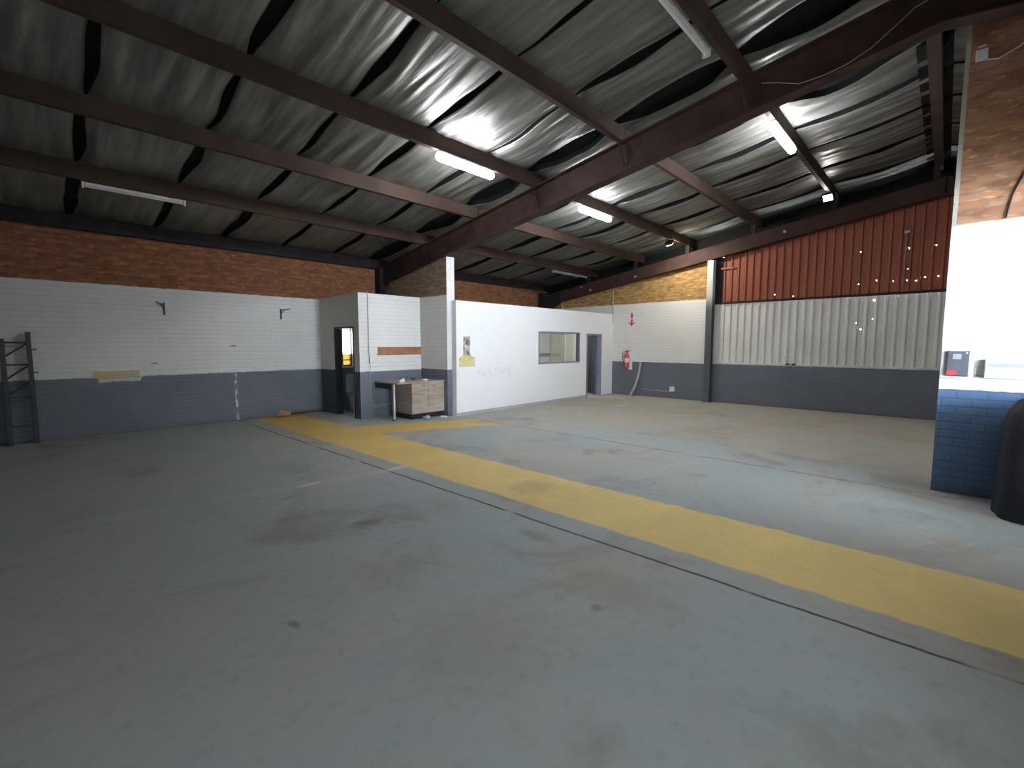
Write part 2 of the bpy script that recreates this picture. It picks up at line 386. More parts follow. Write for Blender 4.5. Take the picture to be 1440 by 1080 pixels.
# ------------------------------------------------------------------ ceiling: sagging foil insulation between the purlins
PUR = [8.72, 7.04, 5.45, 3.77, 2.08, .38]          # far bottom edge of every purlin, from the left wall to the ridge
def foil_ceiling():
    rows = []
    edges = [YL+.1] + PUR + [APEX-.05, YR-.25, YA-.25]
    for c, (a, b) in enumerate(zip(edges, edges[1:])):
        n = (24 if c == 6 else 14) if abs(a-b) > .6 else 3
        for i in range(n): rows.append((a + (b-a)*i/n, i/n, c))
    rows.append((edges[-1], 0, len(edges)-2))
    gaps = [-1.65, -.5, .65, 1.8, 2.92, 4.06, 5.2, 6.22, 7.75, 8.95, 10.05, 11.3, 12.5]
    rnd = random.Random(3)
    gp = {(g, c): (rnd.uniform(.03, .085) if g < 6.5 else rnd.uniform(.085, .13), rnd.uniform(-.06, .06)) for g in gaps for c in range(len(edges))}
    for c in range(len(edges)):
        gp[(6.22, c)] = (.24, .0); gp[(7.75, c)] = (.40 if c > 4 else .20 if c == 4 else .16, .03)
    def half(g, y, t, c):
        hw, tilt = gp[(g, c)]; s = sin(pi*t)
        ctr = g + tilt*(t-.5)*2*s + .03*mnoise.noise((g, y*1.5, c)); w = hw*(.30 + .70*s)*(1 + .25*mnoise.noise((y*2.2, g, 1.0)))
        return ctr-w, ctr+w
    full_rows = rows
    bounds = [(None, gaps[0])] + list(zip(gaps, gaps[1:])) + [(gaps[-1], None)]
    bm = BM(); strips = []
    for k, (ga, gb) in enumerate(bounds):
        xa0, xb0 = (XN-.1 if ga is None else ga), (XB+.45 if gb is None else gb)
        n = max(6, int((xb0-xa0)/.030)); grid = []
        rows = [r for r in full_rows if r[0] > YR-.2 or xb0 < XC+.2]
        for (y, t, c) in rows:
            xa = xa0 if ga is None else half(ga, y, t, c)[1]
            xb = xb0 if gb is None else half(gb, y, t, c)[0]
            s = sin(pi*t); row = []
            for i in range(n+1):
                x = xa + (xb-xa)*i/n
                z = zroof(y, ZP + .215)
                sag = (.030 + .025*mnoise.noise((k*3.1, c*5.7, .3))) * s
                wr = mnoise.noise((x*3.1 + c*7.7, y*.35, k*2.0)) * .030 + mnoise.noise((x*6.5 + c*3.3 + .35*sin(y*2), y*.5, 4.0)) * .034 + mnoise.noise((x*13.0, y*.8, 9.0+c)) * .017
                ridge = abs(mnoise.noise((x*4.6 + k, y*.4 + c*3, 2.0))) * .035
                z -= sag + (wr + ridge) * (.2 + .8*s)
                e = min(x-xa if ga is not None else 9, xb-x if gb is not None else 9)
                z += .04*max(0, 1-e/.12)
                row.append(bm.verts.new((x, y, z)))
            grid.append(row)
        for a, b in zip(grid, grid[1:]):
            for i in range(n):
                f = bm.faces.new([a[i], a[i+1], b[i+1], b[i]]); f.smooth = True
                yy = a[i].co.y; rag = .52 + .16*mnoise.noise((a[i].co.x*7, 1.0, 2.0))
                if a[i].co.x > 6.6 and .2 < yy < rag: f.material_index = 1      # torn foil beside the ridge purlin
        strips.append(grid)
    for A, B in zip(strips, strips[1:]):                 # dark roof sheet showing in the gaps
        for j in range(min(len(A), len(B))-1):
            q = [A[j][-1], B[j][0], B[j+1][0], A[j+1][-1]]
            up = [bm.verts.new((v.co.x, v.co.y, v.co.z+.09)) for v in q]
            for loop in (up, [q[0], q[3], up[3], up[0]], [q[1], q[2], up[2], up[1]]):
                bm.faces.new(loop).material_index = 1
    me = bpy.data.meshes.new('ceiling'); bm.to_mesh(me); bm.free(); me.materials.append(M['foil']); me.materials.append(M['roof_dark'])
    return props(link('ceiling', me), kind='structure')
foil_ceiling()
# roof sheets above the insulation: they keep the daylight out
bm = BM()
for (ye, xa, xb) in ((YA-.4, XN-.3, XC+.3), (YR-.35, XC+.3, XB+.55)):
    prism(bm, [(YL+.4, zroof(YL+.4, ZP+.40)), (APEX, zroof(APEX, ZP+.40)), (ye, zroof(ye, ZP+.40)), (ye, zroof(ye, ZP+.45)), (APEX, zroof(APEX, ZP+.45)), (YL+.4, zroof(YL+.4, ZP+.45))], 'x', xa, xb)
prism(bm, [(YL+.3, 3.1), (YL+.3, 4.1), (YL+.22, 4.1), (YL+.22, 3.1)], 'x', XN-.3, XB+.55)
box(bm, XN-.3, XC+.3, YA-.42, YA-.2, 4.0, 4.95); box(bm, XC+.2, XB+.55, YR-.42, YR-.2, 4.9, 5.55); box(bm, XC+.2, XC+.3, YA-.3, YR-.2, 4.2, 5.5)
struct('roof', bm, M['roof_dark'])
# closing flashing between the gable rafter and the roof
bm = BM()
ZG = 4.60                                           # gable rafter underside at y=0
for (y0, y1) in ((YL+.3, APEX), (APEX, YR-.3)):
    prism(bm, [(y0, zroof(y0, ZG+.30)), (y1, zroof(y1, ZG+.30)), (y1, zroof(y1, ZP+.42)), (y0, zroof(y0, ZP+.42))], 'x', XB+.42, XB+.46)
    prism(bm, [(y0, zroof(y0, ZG+.28)), (y1, zroof(y1, ZG+.28)), (y1, zroof(y1, ZG+.32)), (y0, zroof(y0, ZG+.32))], 'x', XB+.07, XB+.46)
struct('trim_1', bm, M['roof_dark'])
# eave beam along the top of the left wall
bm = BM(); box(bm, XN, XB, YL-.16, YL+.02, 3.50, 3.72)
props(build('eave_beam', bm, M['steel_dark']), 'dark steel eave beam lying along the top of the left brick wall', 'beam')

# ------------------------------------------------------------------ purlins
ORD = ['purlin nearest the left brick wall', 'second purlin from the left brick wall', 'third purlin from the left brick wall',
       'fourth purlin from the left brick wall', 'fifth purlin from the left brick wall', 'ridge purlin beside the pillar top']
def purlin_mesh(x0, x1, y, name):
    z = zroof(y, ZP); h, b, tk, lip = .22, (.13 if y < .5 else .07), .008, .02
    prof = [(y-b, z), (y, z), (y, z+lip), (y-tk, z+lip), (y-tk, z+tk), (y-b+tk, z+tk), (y-b+tk, z+h-tk), (y-tk, z+h-tk), (y-tk, z+h-lip), (y, z+h-lip), (y, z+h), (y-b, z+h)]
    bm = BM(); prism(bm, prof, 'x', x0, x1); return bm
for i, y in enumerate(PUR):
    for bay, (x0, x1) in (('near', (XN, XR+.0)), ('far', (XR+.02, XB+.40))):
        t = thing('roof_purlin', ('brown steel ' + ORD[i] + (', before the middle rafter' if bay == 'near' else ', behind the middle rafter')), 'purlin', (0, 0, 0), 'roof purlins of the ' + bay + ' bay')
        build('channel', purlin_mesh(x0, x1, y, 'channel'), M['purlin'], t)
        z = zroof(y, ZP)
        if bay == 'near' and i < 5:
            b2 = BM(); tube(b2, [(XR-.06, y-.02, z+.01), (XR-.11, y-.06, z-.16), (XR-.03, y-.09, z-.34)], .012, 6)
            build('fly_brace', b2, M['purlin'], t)
        if bay == 'far':
            b2 = BM(); box(b2, XB-.12, XB-.06, y-.09, y+.01, zroof(y, ZG+.345), z+.012); build('packing_cleat', b2, M['steel_dark'], t)

# ------------------------------------------------------------------ portal frames
def i_section(bm, x0, x1, yz_bot, yz_top, tf=.018, tw=.012):
    """I-beam along a polyline in the yz plane"""
    xm = (x0+x1)/2
    n = len(yz_bot)
    def strip(lo, hi, a, b):
        pts = list(lo) + list(reversed(hi)); prism(bm, pts, 'x', a, b)
    up = lambda L, d: [(y, z+d) for y, z in L]
    strip(yz_bot, up(yz_bot, tf), x0, x1); strip(up(yz_top, -tf), yz_top, x0, x1); strip(up(yz_bot, tf), up(yz_top, -tf), xm-tw/2, xm+tw/2)
ZB = 4.74
ra = props(thing('portal_frame', 'heavy brown steel portal rafter crossing the hall middle above the white pier', 'rafter'), None)
bm = BM(); i_section(bm, 6.30, 6.50, [(9.6, zroof(9.6, ZB)), (APEX, zroof(APEX, ZB))], [(10.55, zroof(10.55, ZP)), (APEX, zroof(APEX, ZP))])
i_section(bm, 6.30, 6.50, [(APEX, zroof(APEX, ZB)), (YR, zroof(YR, ZB))], [(APEX, zroof(APEX, ZP)), (YR, zroof(YR, ZP))])
build('rafter', bm, M['steel'], ra)
arc = [(10.42, 2.67), (10.40, 2.85), (10.30, 3.02), (10.10, 3.14), (9.85, 3.21), (9.6, zroof(9.6, ZB))]
bm = BM(); prism(bm, arc + [(9.6, zroof(9.6, ZP)-.02), (10.55, zroof(10.55, ZP)-.02), (10.55, 2.67)], 'x', 6.39, 6.41)
for a, b in zip(arc, arc[1:]): prism(bm, [a, b, (b[0], b[1]+.02), (a[0]+.0, a[1]+.02)] if abs(a[0]-b[0]) > .03 else [a, b, (b[0]+.02, b[1]), (a[0]+.02, a[1])], 'x', 6.30, 6.50)
build('knee_haunch', bm, M['steel_dark'], ra)
bm = BM(); box(bm, 6.28, 6.52, 10.50, 10.74, 0, 3.55); build('column', bm, M['steel_dark'], ra)

rb = thing('portal_frame', 'brown steel gable rafter running up the back wall above brick and corrugated sheet', 'rafter')
bm = BM(); i_section(bm, 12.80, 12.98, [(9.9, zroof(9.9, ZG)), (APEX, zroof(APEX, ZG))], [(10.5, zroof(10.5, ZG+.35)), (APEX, zroof(APEX, ZG+.35))])
i_section(bm, 12.80, 12.98, [(APEX, zroof(APEX, ZG)), (YR, zroof(YR, ZG))], [(APEX, zroof(APEX, ZG+.35)), (YR, zroof(YR, ZG+.35))])
prism(bm, [(9.9, zroof(9.9, ZG)), (APEX, zroof(APEX, ZG)), (APEX, zroof(APEX, ZG+.35)), (10.5, zroof(10.5, ZG+.35))], 'x', 12.82, 12.834)
build('rafter', bm, M['steel'], rb)
bm = BM(); prism(bm, [(10.45, 2.5), (10.35, 2.72), (10.1, 2.9), (9.8, zroof(9.8, ZG)), (9.8, zroof(9.8, ZG+.3)), (10.5, zroof(10.5, ZG+.3)), (10.5, 2.5)], 'x', 12.80, 12.98)
build('knee_haunch', bm, M['steel_dark'], rb)
bm = BM(); box(bm, 12.76, 12.99, 10.48, 10.73, 0, 3.4); build('column', bm, M['steel_dark'], rb)
for (y, dz) in ((6.95, .12), (8.9, .28), (8.55, .10), (3.0, .18)):
    bm = BM(); tube(bm, [(12.79, y, zroof(y, ZG)+dz), (12.83, y, zroof(y, ZG)+dz)], .035, 10); build('bolt_cover', bm, M['galv'], rb)

# post between the brick and the corrugated bay
po = thing('steel_post', 'tall grey and white steel post between the back brick wall and corrugated sheeting', 'post', (12.9, 4.73, 0))
k = NT('post paint with floodlit top'); X = k.xyz(); c = k.mix(k.ramp(X[2], 2.5, 3.0), (.085, .088, .10), (.46, .46, .45)); M['post'] = k.out(c, .5)  # pale upper tone carries the floodlight falling on the post top
bm = BM(); box(bm, -.10, -.085, -.08, .08, 0, 3.83); box(bm, -.085, .075, -.008, .008, 0, 3.85); box(bm, .075, .09, -.08, .08, 0, 3.86); build('column', bm, M['post'], po)
bm = BM(); box(bm, -.13, .09, -.11, .11, 0, .012); build('base_plate', bm, M['post'], po)

# ------------------------------------------------------------------ corrugated sheeting in the right bay of the back wall
PIT = .1715
def sheet(name, y0, y1, zlo, ztop, x0, mat, holes, lab):
    """trapezoid ribs across y, real holes punched in the flats; ztop is a function of y"""
    ys = []
    y = y1; k = 0
    prof = [(0, 0), (.022, .034), (.052, .034), (.074, 0), (.107, 0), (.140, 0)]
    while y > y0:
        for a, d in prof:
            if y - a > y0: ys.append((y - a, x0 - d))
        y -= PIT
    ys.append((y0, x0))
    bm = BM(); dz = .028
    nz = int((max(ztop(ys[0][0]), ztop(ys[-1][0])) - zlo)/dz) + 1
    grid = []
    for (yy, xx) in ys:
        top = ztop(yy); grid.append([bm.verts.new((xx, yy, zlo + (top-zlo)*j/nz)) for j in range(nz+1)])
    for i in range(len(ys)-1):
        for j in range(nz):
            q = [grid[i][j], grid[i+1][j], grid[i+1][j+1], grid[i][j+1]]
            cy = sum(v.co.y for v in q)/4; cz = sum(v.co.z for v in q)/4
            hit = next((h for h in holes if abs(cy-h[0]) <= abs(q[0].co.y-q[1].co.y)/2 and abs(cz-h[1]) <= (q[3].co.z-q[0].co.z)/2), None)
            if hit:
                m = (q[0].co+q[1].co)/2
                # triangular tear: keep three slivers around it
                k = 1-hit[2]
                a = q[3].co.lerp(q[2].co, k*.5); b = q[2].co.lerp(q[3].co, k*.5); cc = m.lerp((q[2].co+q[3].co)/2, k)
                va, vb, vc = bm.verts.new(a), bm.verts.new(b), bm.verts.new(cc)
                bm.faces.new([q[0], q[1], vc]); bm.faces.new([q[0], vc, va, q[3]]); bm.faces.new([q[1], q[2], vb, vc])
                if k > .02: pass
            else: bm.faces.new(q)
    o = build(name, bm, mat)
    return props(o, lab, 'cladding', 'corrugated sheets of the back wall')
HB = [(3.197,2.822,.8),(2.80,2.76,.6),(1.504,3.644,.7),(1.516,2.946,.7),(1.21,2.983,1),(.903,2.955,.5),(.681,2.948,.8),(.536,2.93,.6),(.415,2.979,.7),(.684,3.637,1),(.684,3.193,.6),(.247,3.635,.6),(.209,2.991,.6)]
HW = [(1.215,2.557,1),(1.216,2.137,.6),(1.531,2.072,.7),(1.428,1.913,.9)]
sheet('cladding_sheet', YR, 4.47, 2.70, lambda y: zroof(y, ZG+.29), XB+.06, M['clad_brown'], HB, 'rust brown corrugated sheeting above the white sheeting of the back wall')
sheet('cladding_sheet', YR, 4.47, 1.10, lambda y: 2.69, XB+.07, M['clad_white'], HW, 'white corrugated sheeting standing on the blue brick dado of the back wall')
bm = BM(); box(bm, XB+.02, XB+.05, YR, 4.80, 2.665, 2.72); box(bm, XB+.03, XB+.06, 4.46, 4.80, 2.71, 3.9); struct('trim_2', bm, M['steel_dark'])
bm = BM(); box(bm, XB+.03, XB+.06, 4.44, 4.80, 1.09, 2.68); box(bm, XB-.02, XB+.08, YR, 4.66, 1.065, 1.10); struct('trim_3', bm, M['clad_white'])
bm = BM(); box(bm, XB-.01, XB+.03, 4.18, 4.52, 3.58, 3.63, bev=.004)
props(build('girt_bracket', bm, M['clad_brown']), 'short brown horizontal bracket bar on the brown sheeting beside the post', 'bracket')
t = thing('wall_pipe', 'pale thin pipe with a top clamp hanging on the brown sheeting near the pillar', 'pipe', (XB-.01, .735, 2.85))
bm = BM(); tube(bm, [(0, .01, 0), (0, 0, 1.1)], .016, 8); build('pipe', bm, simple('dusty brown pipe', (.21, .13, .11), .6), t)
bm = BM(); box(bm, -.03, .03, -.05, .05, 1.08, 1.14, bev=.01); build('clamp', bm, M['grey_trim'], t)
for i, y in enumerate((2.83, 2.70)):
    bm = BM(); box(bm, XB-.05, XB-.015, y-.04, y+.04, 1.075, 1.115, bev=.006)
    props(build('sheet_clip', bm, M['black']), ('left' if i == 0 else 'right') + ' one of two small black clips on the white sheeting sill', 'clip', 'sill clips')

# ------------------------------------------------------------------ store room (brick, left) and pier
XS, YS = 4.82, 8.93
bm = BM(); holed(bm, 'y', YS+.22, YL, 0, 2.66, XS, XS+.12, [(9.15, 10.03, 0, 1.97)]); struct('wall_store_side', bm, M['store_side'])
bm = BM(); box(bm, XS, 6.37, YS, YS+.22, 0, 2.665)
for f in bm.faces:
    if all(abs(v.co.x-XS) < 1e-4 for v in f.verts): f.material_index = 1
struct('wall_store_front', bm, [M['store_front'], M['store_side']])
bm = BM(); box(bm, XS+.12, 6.37, YS+.22, YL, 2.50, 2.62); struct('store_shade_slab', bm, M['inside'])  # slab added to keep the store room dark
bm = BM(); prism(bm, [(7.95, 0), (YL, 0), (YL, zroof(YL, ZB)-.01), (7.95, zroof(7.95, ZB)-.005)], 'x', 6.37, 6.59)
for f in bm.faces:
    if all(abs(v.co.y-7.95) < 1e-4 for v in f.verts): f.material_index = 1
struct('wall_pier', bm, [M['pier'], M['pier_end']])
# store room door: frame, leaf swung inside
d1 = props(thing('door_1', None, None, (XS, 9.59, 0)), kind='structure')
bm = BM(); box(bm, -.012, .13, -.44, -.40, 0, 1.97); box(bm, -.012, .13, .40, .44, 0, 1.97); box(bm, -.012, .13, -.40, .40, 1.93, 1.97); build('door_frame', bm, M['darkframe'], d1)
bm = BM(); box(bm, .13, .90, -.42, -.38, .02, 1.92, bev=.004); build('door_leaf', bm, M['darkframe'], d1)
bm = BM(); tube(bm, [(.82, -.38, .98), (.82, -.34, .98), (.72, -.34, .98)], .01, 8); build('door_handle', bm, M['galv'], d1)
# store room window
wn = props(thing('window_1', None, None, ((WIN[0]+WIN[1])/2, YL+.10, WIN[2])), kind='structure')
hw, hh = (WIN[1]-WIN[0])/2, WIN[3]-WIN[2]
bm = BM()
for a in (-hw, hw-.02): box(bm, a, a+.02, -.03, .03, 0, hh)
for z in (0, .13, .26, .87, hh-.03): box(bm, -hw+.02, hw-.02, -.03, .03, z, z+.025)
build('window_frame', bm, M['darkframe'], wn)
k = NT('amber obscure pane'); M['amber'] = k.out((.055, .020, .003), .25, k.bump(k.noise(k.pos(), 30, 3), .3, .01), **{'Transmission Weight': .95})
bm = BM(); box(bm, -hw+.02, hw-.02, -.004, .004, .025, .26); build('pane', bm, M['amber'], wn)
bm = BM(); box(bm, -hw+.02, hw-.02, -.004, .004, .285, hh-.03); build('pane', bm, M['glass'], wn)
t = thing('cistern', 'grey toilet cistern in the dark store room below its window', 'cistern', (5.48, 10.55, 0))
bm = BM(); box(bm, -.2, .2, -.10, .19, .43, .83, bev=.03); build('tank', bm, M['grey_trim'], t)
bm = BM(); box(bm, -.21, .21, -.11, .195, .83, .86, bev=.01); build('lid', bm, M['grey_trim'], t)
bm = BM(); lathe(bm, [(.10, 0), (.12, .1), (.15, .3), (.19, .40), (.19, .43)], (0, -.12), 18); build('bowl', bm, M['grey_trim'], t)

# timber rail, conduit and switch box on the store room front
bm = BM(); box(bm, 5.245, 6.365, YS-.025, YS-.001, 1.355, 1.53, bev=.004)
props(build('timber_rail', bm, M['rail_wood']), 'varnished brown timber rail fixed to the white store room wall above the desk', 'rail')
t = thing('wall_conduit', 'grey electrical conduit with a switch box running down the white store room front', 'conduit', (5.03, YS, 0))
bm = BM(); tube(bm, [(0, -.014, 2.70), (.0, -.014, 1.40), (.03, -.014, 1.33)], .010, 8); build('pipe', bm, M['conduit'], t)
bm = BM(); box(bm, .0, .10, -.045, -.001, 1.21, 1.34, bev=.006); build('switch_box', bm, M['white_gloss'], t)
bm = BM(); tube(bm, [(.02, -.012, 1.21), (.02, -.012, .55), (.07, -.012, .30), (.14, -.012, .25), (.40, -.012, .27), (.75, -.012, .30)], .005, 8); build('cable', bm, M['conduit'], t)

# ------------------------------------------------------------------ desk with cabinet
t = thing('desk', 'grey oak laminate desk with built in cupboard standing in the corner by the pier', 'desk', (5.75, 8.45, 0))
bm = BM(); box(bm, -.62, .605, -.42, .46, .775, .80, bev=.003); build('desktop', bm, M['laminate'], t)
bm = BM(); box(bm, -.60, -.57, -.18, .45, .66, .775); box(bm, -.57, -.26, .30, .33, .66, .775); build('apron', bm, M['black'], t)
bm = BM(); tube(bm, [(-.54, -.18, .03), (-.54, -.18, .775)], .03, 16); build('leg', bm, M['galv'], t)
bm = BM(); lathe(bm, [(.034, 0), (.034, .02), (.028, .035)], (-.54, -.18), 16); build('foot', bm, M['black'], t)
cb = BM(); box(cb, -.25, .60, -.38, .38, .12, .775); cab = build('cabinet', cb, M['laminate'], t)
for i, (a, b) in enumerate(((-.247, .173), (.179, .597))):
    bm = BM(); box(bm, a, b, -.40, -.38, .125, .765, bev=.002); dr = build('door', bm, M['laminate'], t)
    bm = BM(); xc = b-.13 if i == 0 else a+.13
    box(bm, xc-.05, xc+.05, -.412, -.40, .70, .712, bev=.002); build('handle', bm, M['black'], dr)
bm = BM(); box(bm, -.20, .55, -.28, .34, 0, .12); build('plinth', bm, M['black'], t)
bm = BM(); lathe(bm, [(.030, 0), (.032, .01), (.042, .10), (.044, .105)], (0, 0), 16)
bmesh.ops.rotate(bm, verts=bm.verts[:], cent=(0, 0, 0), matrix=Matrix.Rotation(R(78), 3, 'Y'))
o = build('paper_cup', bm, M['paper'], None, (5.24, 8.10, .80), True)
zmin = min((o.matrix_basis @ v.co).z for v in o.data.vertices); o.location.z += .80 - zmin
props(o, 'white paper cup tipped over on the front left corner of the desk', 'cup')
bm = BM(); box(bm, -.06, .06, -.045, .045, 0, .03, bev=.008); o = build('paper_box', bm, M['paper'], None, (5.97, 8.25, .80)); o.rotation_euler.z = R(20)
props(o, 'small bright white box lying on the desk above the cupboard', 'box')
bm = BM(); box(bm, -.04, .05, -.03, .03, 0, .05, bev=.01); o = build('tape_dispenser', bm, M['black'], None, (5.93, 8.62, .80)); o.rotation_euler.z = R(-15)
props(o, 'small black tape dispenser at the back of the desk against the wall', 'dispenser')
def crumple(name, loc, sz, mat, lab, cat, seed):
    bm = BM(); bmesh.ops.create_icosphere(bm, subdivisions=3, radius=1.0)
    for v in bm.verts:
        n = mnoise.noise(v.co*1.6 + Vector((seed, 0, 0)))*.5 + mnoise.noise(v.co*4 + Vector((0, seed, 0)))*.22
        v.co *= (1+n); v.co.x *= sz[0]; v.co.y *= sz[1]; v.co.z *= sz[2]
    zm = min(v.co.z for v in bm.verts)
    for v in bm.verts: v.co.z -= zm
    return props(build(name, bm, mat, None, loc), lab, cat)
crumple('paper_scrap', (5.80, 7.95, 0), (.10, .05, .035), M['grey_trim'], 'grey crumpled scrap on the floor under the desk cupboard', 'scrap', 3)
crumple('paper_scrap', (6.18, 7.86, 0), (.09, .04, .018), M['paper'], 'flat white paper scrap on the floor at the foot of the pier', 'scrap', 5)
crumple('cloth_scrap', (3.86, 10.55, 0), (.14, .09, .07), M['card'], 'pinkish brown crumpled cloth lying on the yellow paint against the left wall', 'scrap', 9)
bm = BM(); box(bm, -.36, .36, -.03, .03, 0, .05, bev=.006); o = build('timber_offcut', bm, M['board'], None, (4.42, 10.69, 0)); o.rotation_euler.z = R(1)
props(o, 'dark brown timber strip lying along the foot of the left wall', 'timber')

# ------------------------------------------------------------------ office partition
YO = 7.80
W2, D2 = (9.30, 11.17, 1.06, 1.93), (11.52, 12.33, 0, 1.90)
bm = BM(); holed(bm, 'x', 6.50, XB, 0, 2.545, YO, YO+.10, [W2, D2]); box(bm, 6.50, 6.53, YO+.10, 7.95, 0, 2.54); struct('wall_office', bm, M['office'])
bm = BM(); box(bm, 6.505, 11.50, YO-.012, YO-.001, 0, .07); struct('baseboard_office', bm, M['grey_trim'])
wn = props(thing('window_2', None, None, (W2[0], YO+.05, W2[2])), kind='structure')
L, H = W2[1]-W2[0], W2[3]-W2[2]
bm = BM()
box(bm, 0, L, -.062, .06, 0, .035); box(bm, 0, L, -.062, .06, H-.035, H); box(bm, 0, .035, -.062, .06, .035, H-.035); box(bm, L-.035, L, -.062, .06, .035, H-.035)
build('window_frame', bm, M['doorframe'], wn)
bm = BM(); box(bm, .035, L-.035, -.003, .003, .035, H-.035); build('pane', bm, M['glass'], wn)
d2 = props(thing('door_2', None, None, (D2[0], YO, 0)), kind='structure')
L = D2[1]-D2[0]
bm = BM(); box(bm, 0, .05, -.015, .12, 0, 1.90); box(bm, L-.05, L, -.015, .12, 0, 1.90); box(bm, .05, L-.05, -.015, .12, 1.85, 1.90); build('door_frame', bm, M['doorframe'], d2)
bm = BM(); box(bm, -.02, .02, 0, .76, .02, 1.84, bev=.004); lf = build('door_leaf', bm, M['bluegrey_door'], d2, (L-.07, .14, 0)); lf.rotation_euler.z = R(-42)
bm = BM(); tube(bm, [(-.02, .68, .98), (-.07, .68, .98), (-.07, .57, .98)], .011, 8); build('door_handle', bm, M['galv'], lf)
t = thing('cupboard', 'dark grey tall block standing in for the dark office interior seen through its doorway', 'cupboard', (12.72, 8.62, 0))  # dark block added so the doorway reads as a dark interior
M['cup'] = simple('dark doorway infill', (.05, .05, .055), .5)
bm = BM(); box(bm, -.10, .24, -.30, .33, .0, 2.05, bev=.006); build('body', bm, M['cup'], t)
for sgn in (-1, 1):
    bm = BM(); box(bm, -.118, -.10, min(0, sgn*.31)+.015, max(0, sgn*.31)+.013, .06, 2.0, bev=.003); dd = build('door', bm, M['cup'], t)
    bm = BM(); box(bm, -.135, -.118, .014+sgn*.05-.008, .014+sgn*.05+.008, .95, 1.08); build('handle', bm, M['galv'], dd)
# inside of the office: a cross partition and a half wall behind
k = NT('inner partition paint'); X = k.xyz()
c = k.mix(k.rect(X[0], X[2], -99, 99, 1.16, 1.28, .004), (.74, .75, .74), (.22, .24, .24)); M['inner'] = k.out(c, .6)
bm = BM(); box(bm, 11.6, 12.78, 10.2, 10.28, 0, 2.45); struct('wall_office_inner', bm, M['inner'])
M['cross'] = simple('partition board', (.33, .35, .31), .6)
bm = BM(); box(bm, 12.78, 12.86, 9.58, 10.28, 0, 2.45); struct('wall_office_cross', bm, M['cross'])
M['cream'] = simple('lit cream panel', (.86, .86, .74), .5, var=.04)  # brightness of a lit panel put into the near-white colour
bm = BM(); box(bm, 12.78, 12.83, 9.00, 9.56, 0.02, 1.93, bev=.004); struct('office_lit_panel', bm, M['cream'])
bm = BM(); box(bm, 9.2, XB-.02, YO+.11, 10.28, 2.46, 2.52); struct('office_lamp_slab', bm, M['inner'])  # slab added to carry the unseen fill lamp
t = thing('office_fill_lamp', 'unseen square panel lamp added to brighten the office behind the partition', 'light', (11.6, 8.9, 2.46))  # unseen lamp added to brighten the office interior
bm = BM(); box(bm, -.30, .30, -.30, .30, -.04, -.001, bev=.004); build('housing', bm, M['white_gloss'], t)
bm = BM(); box(bm, -.27, .27, -.27, .27, -.045, -.041); build('diffuser', bm, emit('office fill lens', (1, .98, .9, 1), 22.0), t)
# posters on the office wall
def poster_mat(name, cols, sc):
    k = NT(name); v = k.n('ShaderNodeTexVoronoi'); k.put(v.inputs['Vector'], k.pos()); v.inputs['Scale'].default_value = sc
    sp = k.n('ShaderNodeSeparateColor'); k.t.links.new(v.outputs['Color'], sp.inputs[0])
    c = k.mix(k.ramp(sp.outputs[0], .2, .8), cols[0], cols[1]); c = k.mix(k.ramp(sp.outputs[1], .55, .75), c, cols[2]); c = k.mix(k.ramp(k.noise(k.pos(), sc*.8, 3), .5, .65), c, cols[3])
    return k.out(c, .45)
bm = BM(); box(bm, 6.70, 6.90, YO-.006, YO-.001, 1.34, 1.765)
props(build('poster', bm, poster_mat('picture poster print', ((.30, .32, .28), (.55, .50, .44), (.10, .11, .12), (.55, .38, .32)), 14)), 'narrow upright picture poster stuck on the white office wall', 'poster', 'wall posters')
bm = BM(); box(bm, 6.585, 7.04, YO-.006, YO-.001, 1.09, 1.30); prism(bm, [(6.62, 1.30), (7.0, 1.30), (6.90, 1.36), (6.70, 1.36)], 'y', YO-.0055, YO-.0012)
props(build('poster', bm, poster_mat('yellow green poster print', ((.50, .48, .16), (.62, .55, .25), (.36, .42, .10), (.55, .45, .22)), 7)), 'yellow green wide poster below the narrow one on the office wall', 'poster', 'wall posters')

# ------------------------------------------------------------------ back wall fittings
t = thing('fire_extinguisher', 'red fire extinguisher hanging on the back wall beside the office', 'extinguisher', (XB-.10, 7.20, .86))
bm = BM(); box(bm, .08, .099, -.11, .02, -.06, .42); build('backing_board', bm, M['paper'], t)
bm = BM(); lathe(bm, [(.05, 0), (.078, .012), (.08, .04), (.08, .36), (.06, .42), (.03, .45), (.025, .47)], (0, .03), 24); body = build('cylinder', bm, M['red'], t, smooth=True)
bm = BM(); lathe(bm, [(.0815, .17), (.0815, .30)], (0, .03), 24); build('label_band', bm, M['label'], body)
bm = BM(); lathe(bm, [(.022, .47), (.022, .51)], (0, .03), 12); box(bm, -.02, .02, -.05, .03, .50, .525, bev=.004); build('valve', bm, M['black'], t)
bm = BM(); box(bm, -.012, .012, -.09, .04, .535, .55, bev=.004); build('lever', bm, M['red'], t)
bm = BM(); tube(bm, [(0, .05, .50), (-.02, .12, .50), (-.03, .16, .44), (-.03, .155, .30), (-.02, .12, .14)], .012, 8); build('hose', bm, M['red'], t)
t = thing('fire_sign', 'red and white fire sign with a down arrow on the back wall', 'sign', (XB-.012, 7.13, 2.14))
bm = BM(); box(bm, .0, .011, -.11, .11, 0, .24); box(bm, .0, .011, -.085, .085, .25, .45); build('plate', bm, M['white_gloss'], t)
bm = BM(); prism(bm, [(-.10, .11), (0, .01), (.10, .11), (.10, .15), (.03, .09), (.03, .22), (-.03, .22), (-.03, .09), (-.10, .15)], 'x', -.004, .0); build('arrow', bm, M['signred'], t)
bm = BM(); prism(bm, [(-.035, .26), (.035, .26), (.035, .38), (.015, .40), (.012, .44), (-.012, .44), (-.015, .40), (-.035, .38)], 'x', -.004, 0); build('extinguisher_symbol', bm, M['signred'], t)
